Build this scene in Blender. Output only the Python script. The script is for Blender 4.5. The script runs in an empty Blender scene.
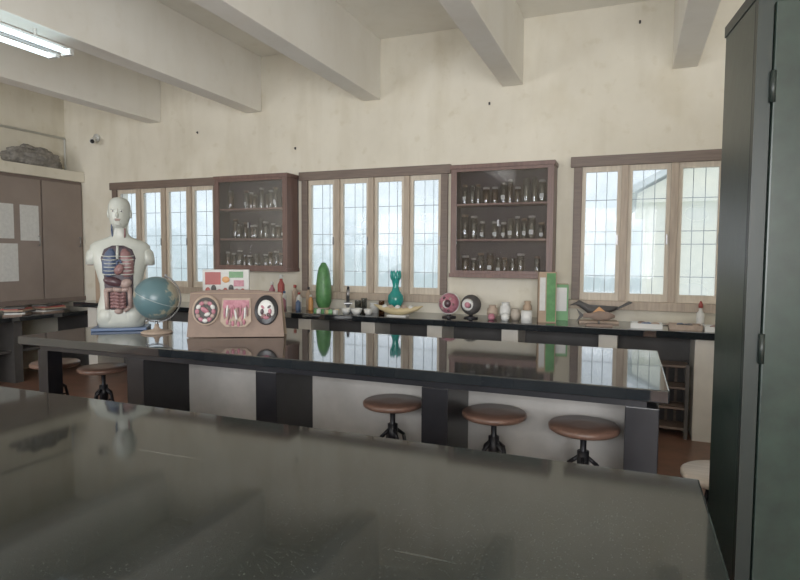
import bpy, bmesh, math, random
from mathutils import Matrix, Vector, Euler, noise
random.seed(7)
scene = bpy.context.scene
scene.view_settings.view_transform = 'Standard'
scene.view_settings.gamma = 1.09
R = math.radians

# ------------------------------------------------------------------ materials
def mat(name, col, rough=0.5, metal=0.0, var=0.15, scale=6.0, bump=0.0, col2=None, spec=0.5, coat=0.0, detail=6):
    m = bpy.data.materials.new(name); m.use_nodes = True
    nt = m.node_tree; p = nt.nodes['Principled BSDF']
    p.inputs['Roughness'].default_value = rough
    p.inputs['Metallic'].default_value = metal
    p.inputs['Specular IOR Level'].default_value = spec
    p.inputs['Coat Weight'].default_value = coat
    tc = nt.nodes.new('ShaderNodeTexCoord')
    n = nt.nodes.new('ShaderNodeTexNoise'); n.inputs['Scale'].default_value = scale
    n.inputs['Detail'].default_value = detail; n.inputs['Roughness'].default_value = 0.6
    nt.links.new(tc.outputs['Object'], n.inputs['Vector'])
    cr = nt.nodes.new('ShaderNodeValToRGB')
    cr.color_ramp.elements[0].position = 0.3; cr.color_ramp.elements[1].position = 0.7
    a = col2 if col2 else tuple(c * (1 - var) for c in col)
    cr.color_ramp.elements[0].color = (*a, 1); cr.color_ramp.elements[1].color = (*col, 1)
    nt.links.new(n.outputs['Fac'], cr.inputs['Fac'])
    nt.links.new(cr.outputs['Color'], p.inputs['Base Color'])
    if bump:
        b = nt.nodes.new('ShaderNodeBump'); b.inputs['Strength'].default_value = bump
        b.inputs['Distance'].default_value = 0.01
        nt.links.new(n.outputs['Fac'], b.inputs['Height'])
        nt.links.new(b.outputs['Normal'], p.inputs['Normal'])
    return m

def grimy(name, c_clean, c_dirty, rough=.85, fac=.5):
    """old wall paint: broad stains, vertical streaks and small scuffs"""
    m = mat(name, c_clean, rough, col2=c_dirty, scale=.9, spec=.2, detail=10, bump=.04)
    nt = m.node_tree; L = nt.links; p = nt.nodes['Principled BSDF']
    cr = [x for x in nt.nodes if x.type == 'VALTORGB'][0]
    tc = [x for x in nt.nodes if x.type == 'TEX_COORD'][0]
    prev = cr.outputs['Color']
    for sc, s2, p0, p1, dirt in (((3, 3, .6), 1.5, .50, .80, (.76, .73, .66, 1)), ((1, 1, 1), 9, .60, .74, (.84, .81, .73, 1)), ((1, 1, .7), 2.6, .52, .70, (.86, .83, .76, 1))):
        mp = nt.nodes.new('ShaderNodeMapping'); mp.inputs['Scale'].default_value = sc; mp.inputs['Location'].default_value = (s2, 3, s2)
        L.new(tc.outputs['Object'], mp.inputs['Vector'])
        n2 = nt.nodes.new('ShaderNodeTexNoise'); n2.inputs['Scale'].default_value = s2; n2.inputs['Detail'].default_value = 7
        L.new(mp.outputs['Vector'], n2.inputs['Vector'])
        r2 = nt.nodes.new('ShaderNodeValToRGB')
        r2.color_ramp.elements[0].position = p0; r2.color_ramp.elements[0].color = (1, 1, 1, 1)
        r2.color_ramp.elements[1].position = p1; r2.color_ramp.elements[1].color = dirt
        L.new(n2.outputs['Fac'], r2.inputs['Fac'])
        mx = nt.nodes.new('ShaderNodeMix'); mx.data_type = 'RGBA'; mx.blend_type = 'MULTIPLY'; mx.inputs['Factor'].default_value = fac
        L.new(prev, mx.inputs['A']); L.new(r2.outputs['Color'], mx.inputs['B']); prev = mx.outputs['Result']
    L.new(prev, p.inputs['Base Color'])
    return m

def wood(name, c1, c2, rough=0.5, axis=2):
    m = mat(name, c1, rough, col2=c2, scale=9)
    nt = m.node_tree
    n = [x for x in nt.nodes if x.type == 'TEX_NOISE'][0]
    tc = [x for x in nt.nodes if x.type == 'TEX_COORD'][0]
    mp = nt.nodes.new('ShaderNodeMapping')
    s = [6, 6, 6]; s[axis] = 0.5
    mp.inputs['Scale'].default_value = s
    nt.links.new(tc.outputs['Object'], mp.inputs['Vector']); nt.links.new(mp.outputs['Vector'], n.inputs['Vector'])
    return m

def stone(name, c1, c2, r0, r1, speck, scr=.3, ior=1.7, vs=70):
    m = bpy.data.materials.new(name); m.use_nodes = True
    nt = m.node_tree; L = nt.links; p = nt.nodes['Principled BSDF']; p.inputs['IOR'].default_value = ior
    tc = nt.nodes.new('ShaderNodeTexCoord')
    big = nt.nodes.new('ShaderNodeTexNoise'); big.inputs['Scale'].default_value = 1.6; big.inputs['Detail'].default_value = 5
    big.inputs['Roughness'].default_value = 0.55
    L.new(tc.outputs['Object'], big.inputs['Vector'])
    cr = nt.nodes.new('ShaderNodeValToRGB')
    cr.color_ramp.elements[0].position = .3; cr.color_ramp.elements[1].position = .72
    cr.color_ramp.elements[0].color = (*c1, 1); cr.color_ramp.elements[1].color = (*c2, 1)
    L.new(big.outputs['Fac'], cr.inputs['Fac'])
    vo = nt.nodes.new('ShaderNodeTexVoronoi'); vo.inputs['Scale'].default_value = vs
    L.new(tc.outputs['Object'], vo.inputs['Vector'])
    sr = nt.nodes.new('ShaderNodeValToRGB')
    sr.color_ramp.elements[0].position = .10; sr.color_ramp.elements[0].color = (1, 1, 1, 1)
    sr.color_ramp.elements[1].position = .28; sr.color_ramp.elements[1].color = (0, 0, 0, 1)
    L.new(vo.outputs['Distance'], sr.inputs['Fac'])
    ms = nt.nodes.new('ShaderNodeMath'); ms.operation = 'MULTIPLY'; ms.inputs[1].default_value = speck
    L.new(sr.outputs['Color'], ms.inputs[0])
    sx = nt.nodes.new('ShaderNodeSeparateColor'); L.new(vo.outputs['Color'], sx.inputs[0])
    pw = nt.nodes.new('ShaderNodeMath'); pw.operation = 'POWER'; pw.inputs[1].default_value = 2.0; L.new(sx.outputs[0], pw.inputs[0])
    mm = nt.nodes.new('ShaderNodeMath'); mm.operation = 'MULTIPLY'; L.new(ms.outputs[0], mm.inputs[0]); L.new(pw.outputs[0], mm.inputs[1])
    mx = nt.nodes.new('ShaderNodeMix'); mx.data_type = 'RGBA'
    L.new(mm.outputs[0], mx.inputs['Factor']); L.new(cr.outputs['Color'], mx.inputs['A'])
    mx.inputs['B'].default_value = (.40, .43, .40, 1)
    prev = mx.outputs['Result']
    for rot, thr in ((28, .71), (-35, .73)):
        mp = nt.nodes.new('ShaderNodeMapping'); mp.inputs['Scale'].default_value = (.8, 22, 1); mp.inputs['Rotation'].default_value = (0, 0, R(rot))
        L.new(tc.outputs['Object'], mp.inputs['Vector'])
        sn = nt.nodes.new('ShaderNodeTexNoise'); sn.inputs['Scale'].default_value = 1.6; sn.inputs['Detail'].default_value = 3
        L.new(mp.outputs['Vector'], sn.inputs['Vector'])
        sc = nt.nodes.new('ShaderNodeValToRGB')
        sc.color_ramp.elements[0].position = thr; sc.color_ramp.elements[0].color = (0, 0, 0, 1)
        sc.color_ramp.elements[1].position = thr+.06; sc.color_ramp.elements[1].color = (scr, scr, scr, 1)
        L.new(sn.outputs['Fac'], sc.inputs['Fac'])
        m2 = nt.nodes.new('ShaderNodeMix'); m2.data_type = 'RGBA'
        L.new(sc.outputs['Color'], m2.inputs['Factor']); L.new(prev, m2.inputs['A'])
        m2.inputs['B'].default_value = (.30, .30, .28, 1); prev = m2.outputs['Result']
    L.new(prev, p.inputs['Base Color'])
    mr = nt.nodes.new('ShaderNodeMapRange')
    mr.inputs['From Min'].default_value = .3; mr.inputs['From Max'].default_value = .7
    mr.inputs['To Min'].default_value = r0; mr.inputs['To Max'].default_value = r1
    L.new(big.outputs['Fac'], mr.inputs['Value']); L.new(mr.outputs['Result'], p.inputs['Roughness'])
    return m

def thin_glass(name, tint=(1, 1, 1), milk=0.12, gloss=0.06, milkcol=(.85, .9, .93), rough=.05):
    m = bpy.data.materials.new(name); m.use_nodes = True
    nt = m.node_tree; nt.nodes.clear(); L = nt.links
    o = nt.nodes.new('ShaderNodeOutputMaterial')
    t = nt.nodes.new('ShaderNodeBsdfTransparent'); t.inputs['Color'].default_value = (*tint, 1)
    g = nt.nodes.new('ShaderNodeBsdfGlossy'); g.inputs['Roughness'].default_value = rough
    d = nt.nodes.new('ShaderNodeBsdfTranslucent'); d.inputs['Color'].default_value = (*milkcol, 1)
    tc = nt.nodes.new('ShaderNodeTexCoord'); n = nt.nodes.new('ShaderNodeTexNoise'); n.inputs['Scale'].default_value = 3
    L.new(tc.outputs['Object'], n.inputs['Vector'])
    mu = nt.nodes.new('ShaderNodeMath'); mu.operation = 'MULTIPLY'; mu.inputs[1].default_value = milk * 2
    L.new(n.outputs['Fac'], mu.inputs[0])
    m1 = nt.nodes.new('ShaderNodeMixShader'); L.new(mu.outputs[0], m1.inputs[0]); L.new(t.outputs[0], m1.inputs[1]); L.new(d.outputs[0], m1.inputs[2])
    m2 = nt.nodes.new('ShaderNodeMixShader'); m2.inputs[0].default_value = gloss
    L.new(m1.outputs[0], m2.inputs[1]); L.new(g.outputs[0], m2.inputs[2]); L.new(m2.outputs[0], o.inputs[0])
    return m

def emis(name, col, s):
    m = bpy.data.materials.new(name); m.use_nodes = True
    p = m.node_tree.nodes['Principled BSDF']
    p.inputs['Emission Color'].default_value = (*col, 1); p.inputs['Emission Strength'].default_value = s
    return m

def globe_mat():
    m = mat('globe_map', (.5, .48, .3), .28, scale=3.2, detail=8)
    cr = [x for x in m.node_tree.nodes if x.type == 'VALTORGB'][0]
    cr.color_ramp.elements[0].position = .49; cr.color_ramp.elements[0].color = (.10, .18, .20, 1)
    cr.color_ramp.elements[1].position = .52; cr.color_ramp.elements[1].color = (.40, .38, .28, 1)
    e = cr.color_ramp.elements.new(.62); e.color = (.30, .23, .17, 1)
    return m

M = {}
M['wall'] = grimy('wall_offwhite_paint', (.80, .755, .645), (.67, .625, .52), fac=.5)
M['ceil'] = grimy('ceiling_paint', (.90, .88, .81), (.83, .80, .72), .9, .2)
M['beam'] = grimy('beam_paint', (.90, .88, .82), (.82, .79, .72), .85, .2)
M['floor'] = mat('floor_red_oxide', (.26, .13, .09), .35, scale=5, col2=(.13, .08, .06))
M['top_far'] = stone('black_granite', (.008, .010, .012), (.018, .021, .024), .025, .07, .12, .25, 1.8, 140)
M['top_near'] = stone('worn_black_mosaic', (.006, .008, .008), (.022, .028, .026), .03, .10, .22, .22, 1.5, 170)
M['black'] = mat('black_paint', (.018, .018, .022), .3, scale=8, var=.4)
M['cream'] = mat('cream_panel', (.52, .50, .47), .7, scale=3, var=.28)
M['pier'] = mat('plaster_pier', (.66, .63, .57), .8, scale=3, var=.2)
M['dark'] = mat('dark_panel', (.085, .08, .078), .6, scale=4, var=.3)
M['wfr'] = wood('window_wood', (.48, .39, .30), (.35, .28, .22), .5)
M['wfr2'] = wood('casement_wood', (.68, .60, .49), (.50, .43, .34), .5)
M['whead'] = wood('window_header', (.19, .14, .11), (.13, .095, .08), .5, 0)
M['grille'] = mat('grille_iron', (.18, .19, .20), .5, .3)
M['glass'] = thin_glass('window_glass', (.98, .99, 1.0), .20, .012, (.92, .96, 1.0))
M['cglass'] = thin_glass('cabinet_glass', (.90, .91, .93), .01, .09, rough=.04)
M['jar'] = thin_glass('jar_glass', (.62, .63, .60), .18, .16, (.50, .50, .47))
M['jara'] = thin_glass('jar_glass_amber', (.52, .34, .20), .26, .15, (.46, .29, .17))
M['lid'] = mat('jar_lid', (.34, .32, .30), .4)
M['spec1'] = mat('specimen_brown', (.18, .11, .075), .5, var=.3)
M['spec2'] = mat('specimen_pale', (.46, .40, .33), .5, var=.3)
M['cabw'] = wood('display_cabinet_wood', (.19, .11, .09), (.12, .07, .06), .4)
M['cabi'] = mat('display_cabinet_back', (.070, .055, .065), .7, scale=4, var=.2)
M['shelf'] = wood('shelf_wood', (.28, .15, .12), (.19, .10, .085), .45, 0)
M['lcab'] = mat('cupboard_taupe', (.28, .225, .195), .5, scale=3, var=.15)
M['lcabf'] = mat('cupboard_trim', (.19, .145, .125), .5, scale=3, var=.15)
M['paper'] = mat('paper', (.68, .68, .66), .8, scale=25, var=.15)
M['green_steel'] = mat('green_enamel_steel', (.020, .034, .027), .30, .0, scale=14, col2=(.012, .020, .017), bump=.05, spec=.4)
M['green_dark'] = mat('dark_enamel_edge', (.012, .018, .016), .35, .0, spec=.4)
M['steel'] = mat('steel', (.35, .35, .36), .35, .9)
M['iron'] = mat('stool_iron', (.03, .03, .035), .4, .6)
M['seat'] = wood('stool_seat_wood', (.19, .105, .078), (.12, .072, .055), .3, 0)
M['seat2'] = wood('stool_seat_pale', (.62, .54, .46), (.48, .41, .34), .4, 0)
M['white'] = mat('white_plastic', (.70, .70, .67), .4, var=.08)
M['tube'] = emis('fluorescent_tube', (.68, .90, 1.0), 3.5)
M['torso'] = mat('torso_plastic', (.56, .58, .53), .33, scale=7, var=.14)
M['lung'] = mat('organ_pink', (.26, .135, .135), .4, var=.3, scale=20)
M['liver'] = mat('organ_dark_red', (.09, .045, .055), .35, var=.3)
M['cavity'] = mat('cavity_dark', (.07, .05, .065), .5)
M['vein'] = mat('vein_blue', (.07, .10, .18), .4)
M['gut'] = mat('organ_tan', (.40, .29, .26), .4, var=.25, scale=25)
M['globe'] = globe_mat()
M['kraft'] = mat('brown_board', (.27, .195, .155), .75, scale=12, var=.2)
M['kraft2'] = mat('cardboard', (.42, .31, .22), .8, scale=14, var=.15)
M['pink'] = mat('pink_resin', (.52, .23, .28), .45, scale=30, col2=(.34, .11, .15))
M['red'] = mat('red_paint', (.38, .07, .06), .45)
M['orange'] = mat('orange_paint', (.62, .30, .10), .45)
M['yellow'] = mat('yellow_paint', (.60, .49, .28), .5)
M['green'] = mat('leaf_green', (.11, .30, .10), .4, scale=18, col2=(.06, .18, .06))
M['lgreen'] = mat('bright_green', (.18, .42, .18), .5)
M['teal'] = mat('teal_glass', (.03, .34, .30), .12, scale=8, var=.4)
M['blue'] = mat('blue_plastic', (.08, .13, .24), .4)
M['tan'] = mat('tan_clay', (.46, .35, .27), .6, var=.25, scale=20)
M['bag'] = mat('canvas_bag', (.34, .32, .29), .9, scale=18, col2=(.13, .12, .11), bump=.6)
M['bld'] = mat('hazy_building_plaster', (.98, .92, .76), .9, var=.05)  # cream lightened so the outdoor haze is part of the colour
M['roof'] = mat('roof_sheet', (.80, .82, .83), .8)

# ------------------------------------------------------------------ builder
class B:
    def __init__(s, name):
        s.name = name; s.bm = bmesh.new(); s.mats = []
    def mi(s, m):
        m = M[m] if isinstance(m, str) else m
        if m not in s.mats: s.mats.append(m)
        return s.mats.index(m)
    def push(s, t, m, mtx=None, smooth=False):
        i = s.mi(m)
        for f in t.faces: f.material_index = i; f.smooth = smooth
        if mtx is not None: bmesh.ops.transform(t, matrix=mtx, verts=t.verts)
        me = bpy.data.meshes.new('tmp'); t.to_mesh(me); t.free()
        s.bm.from_mesh(me); bpy.data.meshes.remove(me)
        return s
    def box(s, c, d, m, rot=(0, 0, 0), bev=0.0):
        t = bmesh.new(); bmesh.ops.create_cube(t, size=1)
        bmesh.ops.scale(t, vec=d, verts=t.verts)
        if bev: bmesh.ops.bevel(t, geom=t.edges[:], offset=bev, segments=2, affect='EDGES', profile=.6)
        return s.push(t, m, Matrix.Translation(c) @ Euler(rot).to_matrix().to_4x4())
    def bb(s, x0, x1, y0, y1, z0, z1, m, bev=0.0):
        return s.box(((x0+x1)/2, (y0+y1)/2, (z0+z1)/2), (x1-x0, y1-y0, z1-z0), m, bev=bev)
    def cyl(s, p0, p1, r0, m, r1=None, seg=16):
        p0 = Vector(p0); p1 = Vector(p1); d = p1 - p0
        t = bmesh.new()
        bmesh.ops.create_cone(t, cap_ends=True, segments=seg, radius1=r0, radius2=r0 if r1 is None else r1, depth=d.length)
        q = d.to_track_quat('Z', 'Y').to_matrix().to_4x4()
        s.push(t, m, Matrix.Translation((p0+p1)/2) @ q, True)
        return s
    def lathe(s, prof, c, m, seg=28, rot=(0, 0, 0), sc=(1, 1, 1)):
        return s.loft([(z, r, r, 0, 0) for r, z in prof], c, m, seg, rot, sc)
    def loft(s, secs, c, m, seg=28, rot=(0, 0, 0), sc=(1, 1, 1), power=2.0):
        t = bmesh.new(); rings = []
        for z, rx, ry, cx, cy in secs:
            ring = []
            for k in range(seg):
                a = 2*math.pi*k/seg; ca, sa = math.cos(a), math.sin(a)
                e = 2/power
                ring.append(t.verts.new((cx+rx*math.copysign(abs(ca)**e, ca), cy+ry*math.copysign(abs(sa)**e, sa), z)))
            rings.append(ring)
        for a, b in zip(rings[:-1], rings[1:]):
            for k in range(seg):
                t.faces.new((a[k], a[(k+1) % seg], b[(k+1) % seg], b[k]))
        t.faces.new(rings[0][::-1]); t.faces.new(rings[-1])
        mt = Matrix.Translation(c) @ Euler(rot).to_matrix().to_4x4() @ Matrix.Diagonal((*sc, 1))
        return s.push(t, m, mt, True)
    def ell(s, c, r, m, rot=(0, 0, 0), seg=20, jit=0):
        t = bmesh.new(); bmesh.ops.create_uvsphere(t, u_segments=seg, v_segments=max(8, seg*2//3), radius=1)
        if jit:
            for v in t.verts: v.co *= 1 + random.uniform(-jit, jit)
        r = (r, r, r) if isinstance(r, (int, float)) else r
        return s.push(t, m, Matrix.Translation(c) @ Euler(rot).to_matrix().to_4x4() @ Matrix.Diagonal((*r, 1)), True)
    def tube(s, pts, r, m, seg=10):
        for a, b in zip(pts[:-1], pts[1:]): s.cyl(a, b, r, m, seg=seg)
        for p in pts[1:-1]: s.ell(p, r, m, seg=8)
        return s
    def torus(s, c, R0, r, m, rot=(0, 0, 0), a0=0, a1=360, n=32, seg=8):
        mt = Matrix.Translation(c) @ Euler(rot).to_matrix().to_4x4()
        pts = [mt @ Vector((R0*math.cos(R(a0+(a1-a0)*k/n)), R0*math.sin(R(a0+(a1-a0)*k/n)), 0)) for k in range(n+1)]
        return s.tube(pts, r, m, seg)
    def poly(s, pts, m, thick=(0, 0, 0)):
        t = bmesh.new(); a = [t.verts.new(p) for p in pts]
        th = Vector(thick)
        b = [t.verts.new(Vector(p)+th) for p in pts]
        n = len(pts)
        t.faces.new(a[::-1]); t.faces.new(b)
        for k in range(n): t.faces.new((a[k], a[(k+1) % n], b[(k+1) % n], b[k]))
        bmesh.ops.recalc_face_normals(t, faces=t.faces)
        return s.push(t, m)
    def done(s, loc=(0, 0, 0), rz=0.0):
        me = bpy.data.meshes.new(s.name); s.bm.to_mesh(me); s.bm.free()
        for m in s.mats: me.materials.append(m)
        o = bpy.data.objects.new(s.name, me); o.location = loc; o.rotation_euler = (0, 0, rz)
        scene.collection.objects.link(o)
        return o

def dup(o, loc, rz=0):
    n = o.copy(); n.location = loc; n.rotation_euler = (0, 0, rz); scene.collection.objects.link(n); return n

# ------------------------------------------------------------------ room shell
XL, XR, YB, YR, ZC = -7.30, 2.6, 5.75, -2.6, 3.80
WT = 0.24
WB, WTp = 1.04, 2.42
wins = [(-6.42, -4.68), (-3.507, -1.767), (-.52, 1.22)]
b = B('wall_back')
xs = [XL-WT]
for a, c in wins: xs += [a, c]
xs.append(XR+WT)
b.bb(XL-WT, XR+WT, YB, YB+WT, 0, WB, 'wall'); b.bb(XL-WT, XR+WT, YB, YB+WT, WTp, ZC, 'wall')
for k in range(0, len(xs), 2): b.bb(xs[k], xs[k+1], YB, YB+WT, WB, WTp, 'wall')
b.done()
B('wall_left').bb(XL-WT, XL, YR, YB, 0, ZC, 'wall').done()
B('wall_right').bb(XR, XR+WT, YR, YB, 0, ZC, 'wall').done()
b = B('wall_rear')
b.bb(XL-WT, XR+WT, YR-WT, YR, 0, .95, 'wall'); b.bb(XL-WT, XR+WT, YR-WT, YR, 2.7, ZC, 'wall')
b.bb(XL-WT, -7.0, YR-WT, YR, .95, 2.7, 'wall'); b.bb(-4.4, -1.4, YR-WT, YR, .95, 2.7, 'wall'); b.bb(2.2, XR+WT, YR-WT, YR, .95, 2.7, 'wall')
b.done()
B('floor').bb(XL-WT, XR+WT, YR-WT, YB+WT, -.1, 0, 'floor').done()
B('ceiling').bb(XL-WT, XR+WT, YR-WT, YB+WT, ZC, ZC+.12, 'ceil').done()
for k in range(6):
    xr = 2.02 - 1.52*k
    B('ceiling_beam_%d' % (k+1)).bb(xr-.2, xr, YR, YB, 3.17, ZC, 'beam', .006).done()  # ceiling beams running the full depth of the room

# windows
for wi, (a, c) in enumerate(wins):
    b = B('window_%d' % (wi+1))
    y0, y1 = YB-.03, YB+.09
    fw = .075
    b.bb(a-.03, c+.03, y0-.01, y1, WTp-fw, WTp+.02, 'whead', .004)
    b.bb(a-.05, c+.05, y0-.04, y1, WB-.03, WB+.05, 'wfr', .006)
    b.bb(a, a+fw, y0, y1-.004, WB+.05, WTp-fw, 'whead', .004); b.bb(c-fw, c, y0, y1-.004, WB+.05, WTp-fw, 'whead', .004)
    n = 4; W = (c-a-fw)/n
    for k in range(n):
        x0 = a+fw/2+k*W; x1 = x0+W
        if k: b.bb(x0-.032, x0+.032, y0+.002, y1-.004, WB+.05, WTp-fw, 'wfr', .004)
        s = .037 if k == 0 else .032; s2 = .037 if k == n-1 else .032; e = .034
        b.bb(x0+s, x0+s+e, y0+.03, y0+.07, WB+.05, WTp-fw, 'wfr2'); b.bb(x1-s2-e, x1-s2, y0+.03, y0+.07, WB+.05, WTp-fw, 'wfr2')
        b.bb(x0+s+e, x1-s2-e, y0+.03, y0+.07, WB+.05, WB+.12, 'wfr2'); b.bb(x0+s+e, x1-s2-e, y0+.03, y0+.07, WTp-fw-.05, WTp-fw, 'wfr2')
        b.bb(x0+s+e, x1-s2-e, y0+.048, y0+.052, WB+.12, WTp-fw-.05, 'glass')
        for q in (.36, .64):
            xx = x0+s+(x1-x0-2*s)*q
            b.cyl((xx, y1+.02, WB+.02), (xx, y1+.02, WTp-.03), .0038, 'grille', seg=6)
        for h in (1.32, 1.62, 1.74, 2.04):
            b.cyl((x0, y1+.02, h), (x1, y1+.02, h), .0038, 'grille', seg=6)
        b.box((x1-s-.02, y0+.022, 1.66), (.012, .02, .09), 'steel')
    b.done()

# ------------------------------------------------------------------ near / far lab tables
def lab_table(name, x0, x1, y0, y1, topmat, piers, open_left):
    b = B(name)
    b.bb(x0, x1, y0, y1, .84, .90, topmat, .006)
    b.bb(x0+.10, x1-.09, y0+.10, y1-.10, .79, .84, 'black')
    ym = (y0+y1)/2
    px0 = piers[1] if open_left else piers[0]
    b.bb(px0, piers[-1], ym-.08, ym+.08, .0, .79, 'cream')
    b.bb(px0, piers[-1], ym-.095, ym+.095, .0, .10, 'black')
    for k, p in enumerate(piers):
        if open_left and k == 0:
            b.bb(p-.05, p+.05, y0+.1, y0+.22, 0, .79, 'black', .004); b.bb(p-.05, p+.05, y1-.22, y1-.1, 0, .79, 'black', .004)
            continue
        b.bb(p-.075, p+.075, y0+.09, ym-.08, 0, .79, 'black', .004)
        b.bb(p-.075, p+.075, ym+.08, y1-.09, 0, .79, 'black', .004)
    return b.done()
lab_table('laboratory_table', -4.12, .18, 2.82, 4.02, 'top_far', [-4.0, -3.09, -2.04, -.96, .07], True)
lab_table('laboratory_table', -4.0, .19, .52, 1.72, 'top_near', [-3.9, -2.9, -1.9, -.9, .07], False)

# ------------------------------------------------------------------ back counter
b = B('laboratory_counter')
b.bb(-6.45, 1.9, 5.13, YB-.003, .84, .90, 'top_far', .006)
for p in (-6.2, -5.4, -4.6, -3.9, -3.15, -2.42, -1.72, -1.0, -.16, .58, 1.3):
    b.bb(p-.075, p+.075, 5.19, YB-.16, 0, .84, 'pier', .004)
b.bb(-6.4, 1.85, YB-.16, YB-.003, 0, .84, 'dark')
b.bb(-6.4, -.16, 5.24, YB-.16, .40, .43, 'dark')
b.done()
b = B('wooden_rack')
for x in (-.14, .14):
    for y in (-.1, .1): b.box((x, y, .31), (.03, .03, .62), 'dark', bev=.003)
for z in (.08, .25, .42, .60):
    b.box((0, 0, z), (.30, .22, .018), 'whead', bev=.003)
for x in (-.07, 0, .07): b.box((x, .1, .31), (.02, .01, .6), 'whead')
b.done((.32, 5.32, 0))

# ------------------------------------------------------------------ display cabinets with jars
def display_cabinet(x0, x1, z0, z1, yf=5.50):
    b = B('specimen_display_cabinet'); w = x1-x0; D = YB-yf-.003
    b.bb(0, w, D-.02, D, 0, z1-z0, 'cabi')
    H = z1-z0; t = .03
    b.bb(0, t, 0, D-.02, 0, H, 'cabw', .003); b.bb(w-t, w, 0, D-.02, 0, H, 'cabw', .003)
    b.bb(t, t+.004, .02, D-.02, t, H-t, 'cabi'); b.bb(w-t-.004, w-t, .02, D-.02, t, H-t, 'cabi')
    b.bb(-.01, w+.01, -.01, D, H-t, H+.01, 'cabw', .004); b.bb(-.01, w+.01, -.01, D, -.01, t, 'cabw', .004)
    sh = [t, H*.335, H*.655]
    for z in sh[1:]: b.bb(t, w-t, .03, D-.02, z-.012, z+.006, 'shelf')
    for a, c in ((t, w/2), (w/2, w-t)):
        b.bb(a, c, .008, .012, t, H-t, 'cglass')
    f = .028
    b.bb(t, w-t, 0, .02, H-t-f, H-t, 'cabw'); b.bb(t, w-t, 0, .02, t, t+f, 'cabw')
    b.bb(t, t+f, 0, .02, t+f, H-t-f, 'cabw'); b.bb(w-t-f, w-t, 0, .02, t+f, H-t-f, 'cabw')
    b.box((w/2-.02, -.006, H*.48), (.012, .012, .06), 'steel')
    b.done((x0, yf, z0))
    j = B('specimen_jars')
    for si, z in enumerate(sh):
        z = z + (.006 if si else 0); x = t+.06
        while x < w-t-.06:
            if random.random() < .10: x += .07; continue
            r = random.uniform(.024, .038); h = random.uniform(.14, .24) if si else random.uniform(.13, .2)
            y = random.uniform(.08, .15)
            x += r
            jm = random.choice(['jar', 'jar', 'jara'])
            j.lathe([(r*.95, 0), (r, .006), (r, h*.86), (r*.80, h*.91), (r*.80, h*.94)], (x, y, z), jm, 14)
            j.lathe([(r*.88, 0), (r*.90, .004), (r*.90, .018), (r*.8, .022)], (x, y, z+h*.93), random.choice(['lid', 'jar', 'spec1', 'lid']), 12)
            j.lathe([(r*.3, 0), (r*.6, h*.18), (r*.45, h*.4), (r*.5, h*.5), (r*.15, h*.68)], (x, y, z+.008), random.choice(['spec1', 'spec2', 'tan', 'spec2', 'spec1', 'lid']), 10)
            if random.random() < .35: j.box((x, y-r-.001, z+h*.3), (r*1.1, .002, h*.2), 'paper')
            x += r + random.uniform(.006, .03)
    j.done((x0, yf, z0))
display_cabinet(-4.55, -3.56, 1.32, 2.40)
display_cabinet(-1.665, -.675, 1.30, 2.38)

# ------------------------------------------------------------------ left wall cupboards
b = B('built_in_cupboard')
cx = -6.98; xl = XL+.004; yb = YB-.004
b.bb(xl, cx-.02, 2.6, yb, .86, 2.47, 'lcabf')
for a, c in ((2.62, 3.42), (3.44, 4.28), (4.30, 5.14), (5.16, 5.72)):
    b.bb(cx-.02, cx, a, c, .92, 2.43, 'lcab', .004)
    b.cyl((cx+.03, c-.05, 1.60), (cx+.03, c-.05, 1.72), .007, 'steel'); b.cyl((cx, c-.05, 1.60), (cx+.03, c-.05, 1.60), .005, 'steel'); b.cyl((cx, c-.05, 1.72), (cx+.03, c-.05, 1.72), .005, 'steel')
b.bb(xl, cx+.04, 2.6, yb, 2.47, 2.60, 'wall', .004)
b.bb(cx-.02, cx+.01, 2.6, yb, .86, .92, 'lcabf')
b.done()
for (y0, y1, z0, z1) in ((4.36, 4.78, 1.68, 2.10), (4.86, 5.10, 1.66, 2.10), (4.36, 4.82, 1.16, 1.62)):
    b = B('notice_paper'); b.bb(0, .003, 0, y1-y0, 0, z1-z0, 'paper')
    b.done((cx+.001, y0, z0))
b = B('side_counter')
b.bb(XL+.003, -6.5, 2.6, YB-.003, .72, .77, 'top_far', .004)
for y in (2.7, 3.6, 4.5, 5.6): b.bb(XL+.02, -6.56, y-.05, y+.05, 0, .72, 'dark')
b.bb(XL+.02, -6.6, 2.6, YB-.01, .35, .38, 'dark')
b.done()
b = B('stack_of_books'); z = 0
for k, mm in enumerate(['kraft', 'paper', 'dark', 'kraft2', 'red', 'dark']):
    h = random.uniform(.012, .022); b.box((random.uniform(-.02, .02), random.uniform(-.02, .02), z+h/2), (.2, .28, h), mm, (0, 0, random.uniform(-.3, .3))); z += h
bk = b.done((-6.72, 5.0, .77))
dup(bk, (-6.74, 4.62, .77), .6)
b = B('canvas_bag')
t = bmesh.new(); bmesh.ops.create_icosphere(t, subdivisions=5, radius=1)
for v in t.verts:
    n = noise.noise(v.co*2.3)*.30 + noise.noise(v.co*6)*.12 + abs(noise.noise(v.co*11))*.06
    v.co = v.co*(1+n); v.co.z = max(v.co.z, -.55)
    v.co = Vector((v.co.x*.13, v.co.y*.36, (v.co.z+.55)*.16))
b.push(t, 'bag', smooth=True)
b.tube([(.02, -.2, .16), (.06, -.12, .23), (.08, 0, .22), (.05, .1, .17)], .01, 'bag', 8)
b.done((-7.11, 5.15, 2.60))
b = B('cable_conduit'); b.cyl((XL+.02, -1, 3.08), (XL+.02, YB-.02, 3.08), .015, 'white'); b.cyl((XL+.02, YB-.02, 3.08), (XL+.02, YB-.02, 2.61), .012, 'white'); b.done()
b = B('security_camera')
b.cyl((0, 0, 0), (0, -.03, 0), .05, 'white'); b.cyl((0, -.03, 0), (.02, -.09, -.03), .015, 'white')
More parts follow.
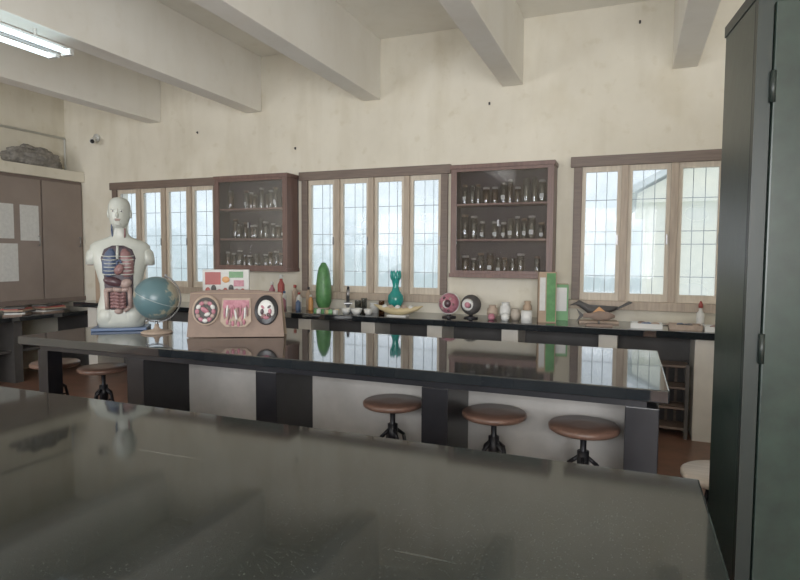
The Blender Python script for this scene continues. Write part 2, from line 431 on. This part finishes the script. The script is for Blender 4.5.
b.cyl((.0, -.07, -.05), (.10, -.17, -.08), .035, 'white'); b.cyl((.10, -.17, -.08), (.106, -.176, -.082), .026, 'black')
b.done((-6.68, YB-.001, 3.05))

# ------------------------------------------------------------------ tube light fixtures
b = B('fluorescent_light_fixture')
b.box((0, 0, -.02), (.10, 1.25, .05), 'white', bev=.004)
for y in (-.4, .4): b.cyl((0, y, .0), (0, y, .07), .012, 'white')
for x in (-.10, .10):
    b.cyl((x, -.58, -.055), (x, .58, -.055), .018, 'tube')
    for y in (-.6, .6): b.box((x*.75, y, -.048), (.10, .03, .05), 'white')
fx = b.done((-4.16, 2.66, 3.10))
dup(fx, (-1.12, -.9, 3.10)); dup(fx, (-5.68, -.2, 3.10))  # two copies out of view, added to fill the room with light

# ------------------------------------------------------------------ green almirah
b = B('steel_almirah')
W, D, H = .92, .363, 2.37
b.bb(0, W, .02, D, .08, H, 'green_steel', .006)
b.bb(-.004, W+.004, .0, D+.004, H-.03, H+.012, 'green_dark', .003)
b.bb(.0, .045, -.004, .02, .08, H-.03, 'green_dark'); b.bb(W-.045, W, -.004, .02, .08, H-.03, 'green_dark')
b.bb(.05, W/2-.003, -.012, .02, .14, H-.05, 'green_steel', .005); b.bb(W/2+.003, W-.05, -.012, .02, .14, H-.05, 'green_steel', .005)
b.bb(0.0, W, 0, .02, .08, .14, 'green_dark')
for z in (.35, 1.2, 2.05):
    b.cyl((.048, -.014, z-.05), (.048, -.014, z+.05), .009, 'green_dark')
b.cyl((W/2+.06, -.05, 1.15), (W/2+.06, -.05, 1.3), .009, 'steel'); b.box((W/2+.06, -.025, 1.22), (.04, .03, .12), 'steel')
for x in (.04, W-.04):
    for y in (.05, D-.04): b.box((x, y, .04), (.05, .05, .08), 'green_dark')
b.done((.36, 2.20, 0), R(7))

# ------------------------------------------------------------------ stools
def stool(seatm, hs=.64):
    b = B('laboratory_stool'); d = hs-.64
    b.lathe([(.165, 0), (.177, .008), (.178, .026), (.168, .034), (.06, .031), (.01, .031)], (0, 0, .606+d), seatm, 40)
    b.lathe([(.10, 0), (.10, .008)], (0, 0, .598+d), 'iron', 24)
    b.cyl((0, 0, .30), (0, 0, .60+d), .016, 'iron'); b.cyl((0, 0, .36), (0, 0, .50), .03, 'iron')
    for k in range(4):
        a = R(45+90*k); ca, sa = math.cos(a), math.sin(a)
        b.tube([(.02*ca, .02*sa, .47), (.07*ca, .07*sa, .43), (.165*ca, .165*sa, .0)], .011, 'iron', 8)
        b.cyl((.02*ca, .02*sa, .37), (.085*ca, .085*sa, .37), .007, 'iron', seg=8)
        b.cyl((.165*ca, .165*sa, 0), (.165*ca, .165*sa, .02), .017, 'black', seg=10)
    b.torus((0, 0, .20), .122, .008, 'iron')
    return b.done((0, 0, 0))
s1 = stool('seat'); s1.location = (-1.29, 3.12, 0)
for p in ((-.68, 3.12), (-.20, 3.06), (-4.24, 3.2), (-3.72, 3.2)): dup(s1, (*p, 0), random.random())
s2 = stool('seat2', .52); s2.location = (.42, 2.93, 0)

# ------------------------------------------------------------------ anatomical torso
b = B('anatomical_torso_model')
b.box((0, .0, .012), (.40, .26, .024), 'blue', bev=.006)
b.loft([(.024, .165, .10, 0, 0), (.08, .180, .115, 0, 0), (.16, .176, .112, 0, 0), (.27, .150, .098, 0, 0), (.36, .152, .102, 0, 0), (.47, .178, .115, 0, 0),
        (.55, .205, .118, 0, .005), (.62, .222, .108, 0, .01), (.665, .218, .092, 0, .015), (.695, .185, .078, 0, .015), (.715, .130, .068, 0, .015), (.735, .080, .060, 0, .012), (.76, .060, .056, 0, .008), (.80, .054, .056, 0, .005), (.83, .056, .06, 0, 0)],
       (0, 0, 0), 'torso', 40, power=2.25)
for sx in (-1, 1):
    b.loft([(0, .046, .060, 0, 0), (.05, .052, .068, -sx*.006, 0), (.10, .05, .066, -sx*.014, 0), (.14, .03, .04, -sx*.03, 0)], (sx*.205, .01, .515), 'torso', 20)
    b.lathe([(.034, -.004), (.036, .004)], (sx*.205, .01, .513), 'lung', 18)
    b.ell((sx*.085, -.03, .115), (.082, .088, .088), 'torso')
b.loft([(.795, .04, .045, 0, .0), (.815, .054, .07, 0, -.012), (.845, .066, .088, 0, -.010), (.89, .077, .098, 0, -.002), (.935, .082, .104, 0, .004), (.98, .080, .102, 0, .008), (1.015, .068, .086, 0, .010), (1.038, .045, .058, 0, .01), (1.046, .015, .02, 0, .01)],
       (0, 0, 0), 'torso', 32)
b.ell((0, -.104, .90), (.012, .020, .024), 'torso', (.3, 0, 0)); b.ell((0, -.098, .925), (.008, .010, .03), 'torso')
for sx in (-1, 1):
    b.ell((sx*.03, -.090, .93), (.015, .010, .009), 'white'); b.ell((sx*.03, -.099, .93), .005, 'black')
    b.ell((sx*.03, -.092, .946), (.020, .010, .005), 'torso'); b.ell((sx*.081, .005, .915), (.010, .022, .034), 'torso')
b.ell((0, -.094, .868), (.024, .010, .006), 'gut'); b.ell((0, -.093, .858), (.02, .010, .006), 'gut'); b.ell((0, -.078, .832), (.026, .022, .016), 'torso')
for k in range(9):
    b.torus((.048, .01, .985), .008+.0045*k, .0055, 'gut', (0, R(58), 0), 0, 300, 14, 6)
b.tube([(-.045, -.03, .72), (-.05, -.045, .78), (-.048, -.05, .83)], .007, 'vein', 6); b.tube([(.04, -.04, .72), (.045, -.05, .80)], .007, 'lung', 6)
b.loft([(0, .02, .01, 0, 0), (.04, .085, .02, 0, 0), (.15, .10, .02, 0, 0), (.30, .105, .022, 0, 0), (.44, .125, .022, 0, 0), (.51, .10, .016, 0, 0), (.54, .04, .01, 0, 0)], (0, -.092, .125), 'cavity', 28)
for sx in (-1, 1):
    b.loft([(0, .02, .02, 0, 0), (.03, .05, .03, 0, 0), (.12, .052, .032, 0, 0), (.19, .036, .026, -sx*.01, 0), (.22, .012, .01, -sx*.014, 0)], (sx*.062, -.108, .42), 'vein' if sx < 0 else 'lung', 20)
    for k in range(6):
        z = .45+k*.028
        b.torus((sx*.055, -.082, z), .062, .0035, 'torso', (R(10), 0, 0), 200 if sx < 0 else 220, 320 if sx < 0 else 340, 10, 6)
b.cyl((0, -.13, .56), (0, -.115, .66), .010, 'torso')
b.ell((.012, -.138, .48), (.034, .026, .045), 'lung', (0, .5, 0)); b.tube([(.0, -.14, .51), (-.005, -.14, .54), (.02, -.14, .55), (.03, -.13, .52)], .008, 'vein', 6)
b.ell((-.035, -.122, .385), (.072, .036, .036), 'liver', (0, .25, 0)); b.ell((.055, -.12, .37), (.045, .03, .036), 'gut', (0, -.5, 0))
b.tube([(-.08, -.12, .17), (-.085, -.13, .32), (-.03, -.135, .325), (.03, -.135, .318), (.082, -.13, .325), (.085, -.12, .19), (.04, -.12, .155)], .017, 'gut', 10)
for k, z in enumerate((.19, .215, .24, .265, .29)):
    b.tube([(-.052, -.13, z), (-.02, -.142, z+.006), (.02, -.142, z-.006), (.052, -.13, z+.004)], .0135, 'lung', 8)
b.ell((0, -.12, .155), (.032, .025, .025), 'gut')
b.done((-3.76, 3.42, .901), R(38))

# ------------------------------------------------------------------ globe
b = B('desk_globe')
b.lathe([(.11, 0), (.115, .008), (.10, .018), (.03, .028), (.018, .045), (.014, .07)], (0, 0, 0), 'tan', 32)
gc = Vector((0, 0, .268))
b.ell(gc, .163, 'globe', (0, R(23), R(60)), 48)
b.torus(gc, .182, .006, 'steel', (R(90), 0, 0), -113, 67, 36, 8)
ax = Vector((math.sin(R(23)), 0, math.cos(R(23))))
b.cyl(gc-ax*.186, gc+ax*.19, .005, 'steel'); b.ell(gc+ax*.188, .011, 'steel', seg=10); b.ell(gc-ax*.188, .011, 'steel', seg=10)
b.cyl((0, 0, .06), (0, 0, .09), .010, 'steel')
b.torus(gc, .1635, .0012, 'white', (0, R(23), 0), 0, 360, 48, 6)
b.done((-3.34, 3.36, .90), R(25))

# ------------------------------------------------------------------ brown display board with plaques
b = B('organ_model_display_board')
def P(x, z, o=0): return Vector((x, z*.23 - o, z*.973 - o*.23))
b.poly([P(-.345, .004), P(.345, .004), P(.315, .33), P(.16, .345), (P(.0, .35)), P(-.2, .345), P(-.335, .33)], 'kraft', (0, .012, .003))
b.poly([(-.345, .20, .004), (.345, .20, .004), (.325, .085, .32), (-.325, .085, .32)], 'kraft2', (0, -.012, -.003))
rx = (R(90-13), 0, 0)
def disc(x, z, r, m, o=.002, th=.016, sc=(1, 1, 1)): b.lathe([(r*.94, 0), (r, .004), (r, th*.7), (r*.92, th)], P(x, z, o), m, 28, rx, sc)
disc(-.215, .20, .098, 'tan', sc=(1, 1.15, 1)); disc(-.215, .20, .084, 'dark', .012, sc=(1, 1.15, 1))
for k in range(12):
    a = k*math.pi/6; b.ell(P(-.215+.058*math.cos(a), .20+.066*math.sin(a), .03), (.015, .009, .019), ('pink', 'white', 'pink', 'gut')[k % 4], (0, -a, 0))
b.ell(P(-.22, .21, .03), (.034, .010, .018), 'pink', (0, .6, 0)); b.ell(P(-.20, .18, .032), (.022, .010, .014), 'white', (0, -.4, 0))
b.poly([P(-.10, .29, .003), P(-.11, .12, .003), P(-.07, .08, .003), P(.07, .08, .003), P(.11, .12, .003), P(.10, .29, .003)], 'tan', (0, -.014, 0))
b.poly([P(-.09, .28, .018), P(-.095, .22, .018), P(.095, .22, .018), P(.09, .28, .018)], 'pink', (0, -.006, 0))
for k in range(11): b.ell(P(-.08+.016*k, .185+.018*math.sin(k*2.1), .024), (.0085, .008, .045), ('pink', 'white', 'lung', 'pink')[k % 4], (0, .15*math.sin(k), 0))
for k in range(7): b.ell(P(-.06+.02*k, .112+.008*math.cos(k*2.2), .022), (.011, .008, .020), 'gut' if k % 2 else 'pink')
disc(.215, .20, .09, 'black', sc=(.95, 1.22, 1)); b.ell(P(.215, .20, .022), (.060, .010, .082), 'white')
for k in range(8):
    a = k*.8; b.ell(P(.215+.028*math.cos(a), .20+.045*math.sin(a), .032), (.013, .008, .022), ('pink', 'liver', 'lung')[k % 3], (0, a, 0))
b.done((-2.64, 3.40, .901), R(27))
b = B('illustrated_carton')
b.box((0, 0, .24), (.36, .05, .48), 'paper', bev=.003)
b.box((-.10, -.027, .41), (.12, .004, .10), 'red'); b.box((.08, -.027, .44), (.11, .004, .05), 'green'); b.box((.10, -.027, .37), (.08, .004, .05), 'pink')
for k in range(7): b.ell((-.14+.045*k, -.028, .31+.02*math.sin(k*2)), (.02, .004, .03), ('red', 'dark', 'pink')[k % 3])
b.ell((0, -.028, .40), (.03, .004, .025), 'orange')
b.box((0, -.027, .16), (.3, .004, .15), 'tan')
b.done((-3.02, 3.78, .90), R(30))

# ------------------------------------------------------------------ things on the lab counter
TZ = .90
b = B('cardboard_carton')
b.box((0, 0, .24), (.26, .26, .48), 'kraft2', bev=.004); b.box((0, 0, .485), (.05, .262, .004), 'tan'); b.box((.04, -.132, .3), (.10, .003, .12), 'orange')
b.done((-6.12, 5.42, TZ))
b = B('plastic_bottles')
for x, y, h, r, m, c in ((-.22, 0, .2, .03, 'paper', 'blue'), (-.12, .06, .27, .035, 'tan', 'red'), (-.03, 0, .19, .03, 'white', 'red'), (.06, .05, .25, .028, 'kraft2', 'black'), (-.3, .06, .38, .04, 'red', 'white'), (.13, -.02, .17, .026, 'orange', 'white'),
                         (-.38, 0, .30, .035, 'pink', 'white'), (-.17, -.1, .15, .03, 'pink', 'white'), (.02, -.1, .13, .028, 'blue', 'white')):
    b.lathe([(r*.9, 0), (r, .01), (r, h*.7), (r*.45, h*.82), (r*.42, h*.9)], (x, y, 0), m, 16); b.cyl((x, y, h*.88), (x, y, h), r*.5, c)
b.done((-3.34, 5.44, TZ))
b = B('gourd_model')
b.lathe([(.02, 0), (.06, .012), (.085, .08), (.088, .18), (.082, .28), (.070, .38), (.055, .45), (.03, .495)], (0, 0, .01), 'green', 24)
b.lathe([(.07, 0), (.075, .02), (.05, .03)], (0, 0, 0), 'tan', 20); b.ell((0, 0, .50), (.032, .032, .022), 'green')
b.done((-3.13, 5.56, TZ))
b = B('box_microscope')
b.box((0, 0, .015), (.11, .15, .03), 'black', bev=.005); b.box((0, .05, .11), (.035, .03, .18), 'black', bev=.004)
b.cyl((0, -.02, .11), (0, -.05, .24), .018, 'steel'); b.cyl((0, -.05, .24), (0, -.06, .27), .014, 'black'); b.box((0, -.02, .09), (.09, .09, .01), 'steel'); b.cyl((-.03, .05, .08), (.03, .05, .08), .02, 'steel')
b.done((-2.80, 5.50, TZ), .5)
b = B('glass_beakers')
for x, r, h, m in ((-.16, .035, .12, 'jar'), (-.07, .03, .15, 'jar'), (.03, .045, .10, 'white'), (.13, .03, .13, 'jara')):
    b.lathe([(r, 0), (r, h*.92), (r*1.1, h), (r*.95, h), (r*.9, .01)], (x, .02*math.sin(x*30), 0), m, 20); b.lathe([(r*.9, .002), (r*.9, h*.35)], (x, .02*math.sin(x*30), 0), 'lid', 16)
b.done((-2.53, 5.50, TZ))
b = B('plastic_toy_blocks')
for k in range(9):
    b.box((-.13+.033*k, random.uniform(-.05, .05), .02), (.04, .04, .04), random.choice(['blue', 'lgreen', 'yellow', 'white']), (0, 0, random.random()*3), .004)
b.done((-2.93, 5.26, TZ))
b = B('teal_glass_vase')
b.lathe([(.05, 0), (.055, .01), (.03, .03), (.05, .07), (.085, .13), (.078, .19), (.04, .24), (.030, .29), (.045, .36), (.058, .42), (.050, .42), (.02, .30)], (0, 0, 0), 'teal', 28)
for k in range(8):
    a = k*math.pi/4; b.ell((.045*math.cos(a), .045*math.sin(a), .40), (.016, .016, .05), 'teal')
b.lathe([(.06, 0), (.075, .02), (.06, .04)], (0, 0, 0), 'orange', 24)
b.done((-2.24, 5.48, TZ))
b = B('boat_shaped_flower_model')
b.loft([(-.26, .005, .005, 0, .06), (-.2, .03, .022, 0, .035), (-.1, .05, .035, 0, .01), (0, .058, .04, 0, 0), (.1, .05, .035, 0, .01), (.2, .03, .022, 0, .035), (.26, .005, .005, 0, .06)], (0, 0, .05), 'yellow', 20, (R(90), 0, R(90)))
for k in range(5): b.ell((-.14+.07*k, -.01, .085), (.03, .025, .03), 'tan' if k % 2 else 'white')
b.box((0, 0, .008), (.2, .1, .016), 'white', bev=.003)
b.done((-2.12, 5.25, TZ))
b = B('porcelain_bowls')
for x, r in ((-.12, .05), (.0, .06), (.13, .045)):
    b.lathe([(r*.5, 0), (r*.8, .02), (r, .06), (r*.95, .06), (r*.6, .025), (.01, .018)], (x, 0, 0), 'white', 20)
b.done((-2.58, 5.26, TZ))
b = B('embryo_model_sphere')
b.lathe([(.07, 0), (.07, .012), (.02, .02), (.02, .05)], (0, 0, 0), 'black', 20)
b.ell((0, 0, .135), .102, 'pink', seg=28); b.torus((0, 0, .135), .103, .006, 'white', (R(75), 0, 0))
b.ell((.0, -.055, .135), (.06, .052, .06), 'white'); b.ell((.01, -.090, .14), (.035, .025, .04), 'liver')
for k in range(6): b.ell((.062*math.cos(k), -.078, .135+.062*math.sin(k)), (.015, .012, .015), ('lung', 'gut', 'liver')[k % 3])
b.done((-1.64, 5.40, TZ))
b = B('cell_model_sphere')
b.lathe([(.07, 0), (.07, .012), (.02, .02), (.02, .05)], (0, 0, 0), 'black', 20)
b.ell((0, 0, .13), .098, 'dark', seg=28)
b.lathe([(.06, 0), (.05, .012), (.01, .016)], (-.01, -.080, .135), 'white', 20, (R(90), 0, 0)); b.ell((-.01, -.096, .135), (.028, .012, .028), 'pink')
b.done((-1.42, 5.40, TZ))
b = B('clay_pots')
for x, y, r, h, m in ((-.10, .03, .055, .13, 'tan'), (.02, .05, .055, .16, 'white'), (.13, -.02, .05, .11, 'spec2'), (.23, .05, .045, .18, 'kraft2'), (.05, -.1, .04, .07, 'white'), (-.08, -.1, .035, .06, 'pink')):
    b.lathe([(r*.6, 0), (r, h*.35), (r*.9, h*.75), (r*.6, h*.85), (r*.72, h), (r*.6, h), (r*.5, h*.85)], (x, y, 0), m, 20)
b.done((-1.12, 5.42, TZ))
b = B('green_chart_box')
b.box((0, 0, .23), (.16, .07, .46), 'kraft2', bev=.003); b.box((.03, -.037, .23), (.08, .006, .44), 'green'); b.box((-.045, -.037, .26), (.05, .005, .3), 'paper')
b.done((-.70, 5.36, TZ), R(18))
b = B('green_storage_carton')
b.box((0, 0, .17), (.13, .10, .34), 'lgreen', bev=.003); b.box((0, -.052, .2), (.10, .003, .22), 'white'); b.box((0, 0, .342), (.12, .09, .006), 'kraft2')
b.done((-.60, 5.60, TZ), R(8))
b = B('tissue_roll'); b.lathe([(.02, 0), (.05, 0), (.05, .11), (.02, .11)], (0, 0, 0), 'white', 24); b.done((-.86, 5.24, TZ))
b = B('bird_model')
b.box((0, 0, .01), (.34, .14, .02), 'tan', bev=.004)
b.loft([(-.17, .008, .012, 0, .03), (-.10, .035, .03, 0, .015), (0, .06, .05, 0, 0), (.08, .05, .045, 0, .01), (.13, .03, .035, 0, .04), (.17, .03, .03, 0, .065), (.20, .012, .012, 0, .06), (.25, .002, .003, 0, .045)], (0, 0, .11), 'dark', 20, (R(90), 0, R(90)))
b.ell((-.02, -.05, .12), (.09, .012, .035), 'tan', (0, .15, 0)); b.ell((.0, 0, .085), (.08, .045, .03), 'orange')
for y in (-.02, .02): b.cyl((.0, y, .02), (.01, y, .08), .005, 'orange')
b.poly([(-.15, -.03, .12), (-.27, -.06, .19), (-.28, .06, .19), (-.15, .03, .12)], 'dark', (0, 0, .008))
b.done((-.26, 5.52, TZ), R(190))
b = B('fish_model')
b.box((0, 0, .01), (.22, .08, .02), 'kraft', bev=.003)
b.loft([(-.13, .006, .02, 0, 0), (-.08, .012, .02, 0, 0), (0, .025, .045, 0, 0), (.08, .022, .035, 0, 0), (.13, .006, .01, 0, 0)], (0, 0, .09), 'kraft', 16, (R(90), 0, R(90)))
b.poly([(-.12, -.003, .09), (-.19, -.003, .15), (-.16, -.003, .09), (-.19, -.003, .03)], 'dark', (0, .006, 0)); b.poly([(-.05, -.003, .12), (0, -.003, .17), (.06, -.003, .12)], 'orange', (0, .006, 0))
b.cyl((0, 0, .02), (0, 0, .06), .008, 'steel')
b.done((-.24, 5.24, TZ), .1)
b = B('dissection_trays')
for k, (x, y, m) in enumerate(((0, 0, 'white'), (.30, .03, 'tan'), (.56, -.02, 'white'))):
    w, d, h = .24, .17, .04
    b.box((x, y, .004), (w, d, .008), m)
    for sx in (-1, 1): b.box((x+sx*w/2, y, h/2), (.008, d, h), m)
    for sy in (-1, 1): b.box((x, y+sy*d/2, h/2), (w, .008, h), m)
    for q in range(6): b.ell((x+random.uniform(-.08, .08), y+random.uniform(-.05, .05), .035), (.035, .018, .014), random.choice(['tan', 'kraft', 'gut', 'blue', 'dark']), (0, 0, random.random()*3))
b.done((.14, 5.32, TZ))
b = B('paper_scraps')
for k in range(8): b.box((-.3+.09*k, random.uniform(-.03, .03), .003+.002*(k % 3)), (.12, .08, .003), random.choice(['paper', 'tan', 'white']), (0, 0, random.random()*3))
b.done((.46, 5.56, TZ))
b = B('dropper_bottle'); b.lathe([(.03, 0), (.033, .01), (.033, .10), (.014, .125), (.014, .15)], (0, 0, 0), 'white', 20); b.lathe([(.018, 0), (.018, .03), (.006, .06)], (0, 0, .15), 'red', 12); b.done((.58, 5.62, TZ+.01))
b = B('open_books')
for k, (x, r) in enumerate(((0, .2), (.26, -.3), (.5, .1))):
    b.box((x-.05, 0, .018), (.11, .15, .02), 'paper', (0, .08, 0), .002); b.box((x+.05, 0, .018), (.11, .15, .02), 'paper', (0, -.08, 0), .002)
b.done((-4.6, 5.35, TZ))
b = B('picture_hooks')
for x, z in ((-1.35, 3.02), (-5.0, 3.0), (.02, 3.62), (-3.6, 2.72)):
    b.cyl((x, YB, z), (x, YB-.025, z), .006, 'iron', seg=8); b.box((x, YB-.003, z), (.018, .006, .028), 'dark')
b.done()

# ------------------------------------------------------------------ outside
b = B('neighbouring_building')
b.bb(.35, 5.5, 14, 20, -4, 2.7, 'bld'); b.poly([(.1, 13.8, 2.7), (5.8, 13.8, 2.7), (5.8, 13.8, 2.9), (2.9, 13.8, 4.4), (.1, 13.8, 2.9)], 'bld', (0, 6.2, 0))
b.poly([(-.2, 13.6, 2.8), (2.9, 13.6, 4.5), (2.9, 13.6, 4.65), (-.2, 13.6, 2.95)], 'roof', (0, 6.6, 0)); b.poly([(6.0, 13.6, 2.8), (2.9, 13.6, 4.5), (2.9, 13.6, 4.65), (6.0, 13.6, 2.95)], 'roof', (0, 6.6, 0))
b.done()

# ------------------------------------------------------------------ world : hazy overcast sky with a misty tree line
w = bpy.data.worlds.new('overcast_sky'); scene.world = w; w.use_nodes = True
nt = w.node_tree; L = nt.links; bg = nt.nodes['Background']
tc = nt.nodes.new('ShaderNodeTexCoord'); sp = nt.nodes.new('ShaderNodeSeparateXYZ'); L.new(tc.outputs['Generated'], sp.inputs[0])
n = nt.nodes.new('ShaderNodeTexNoise'); n.inputs['Scale'].default_value = 12; n.inputs['Detail'].default_value = 10; n.inputs['Roughness'].default_value = .68; L.new(tc.outputs['Generated'], n.inputs['Vector'])
ma = nt.nodes.new('ShaderNodeMath'); ma.operation = 'MULTIPLY_ADD'; ma.inputs[1].default_value = -.34; L.new(n.outputs['Fac'], ma.inputs[0]); L.new(sp.outputs['Z'], ma.inputs[2])
mr = nt.nodes.new('ShaderNodeMapRange'); mr.inputs['From Min'].default_value = -.35; mr.inputs['From Max'].default_value = .45; L.new(ma.outputs[0], mr.inputs['Value'])
cr = nt.nodes.new('ShaderNodeValToRGB'); e = cr.color_ramp.elements
e[0].position = 0; e[0].color = (.38, .47, .48, 1); e[1].position = 1; e[1].color = (.92, .97, 1, 1)
for p, c in ((.18, (.36, .45, .47)), (.235, (.46, .56, .60)), (.27, (.62, .72, .78)), (.42, (.80, .88, .95))):
    q = e.new(p); q.color = (*c, 1)
L.new(mr.outputs['Result'], cr.inputs['Fac']); L.new(cr.outputs['Color'], bg.inputs['Color']); bg.inputs['Strength'].default_value = 1.45

# fill lights added at invented openings of the unseen rear wall
def area(name, loc, rot, sx, sy, e, col):
    l = bpy.data.lights.new(name, 'AREA'); l.shape = 'RECTANGLE'; l.size = sx; l.size_y = sy; l.energy = e; l.color = col
    o = bpy.data.objects.new(name, l); o.location = loc; o.rotation_euler = rot; scene.collection.objects.link(o)
area('rear_fill_light', (.4, YR+.03, 1.82), (R(99), 0, 0), 3.5, 1.6, 275, (.98, .985, 1.0))
area('rear_fill_light', (-5.7, YR+.03, 1.82), (R(99), 0, 0), 2.5, 1.6, 115, (.98, .985, 1.0))

# ------------------------------------------------------------------ camera
cd = bpy.data.cameras.new('camera'); cd.sensor_width = 36; cd.lens = 36*575/800; cd.clip_start = .05
co = bpy.data.objects.new('camera', cd); scene.collection.objects.link(co)
mt = Matrix.Rotation(R(21.8), 4, 'Z') @ Matrix.Rotation(R(90-3.42), 4, 'X') @ Matrix.Rotation(R(.34), 4, 'Z')
mt.translation = (0, 0, 1.5)
co.matrix_world = mt
scene.camera = co
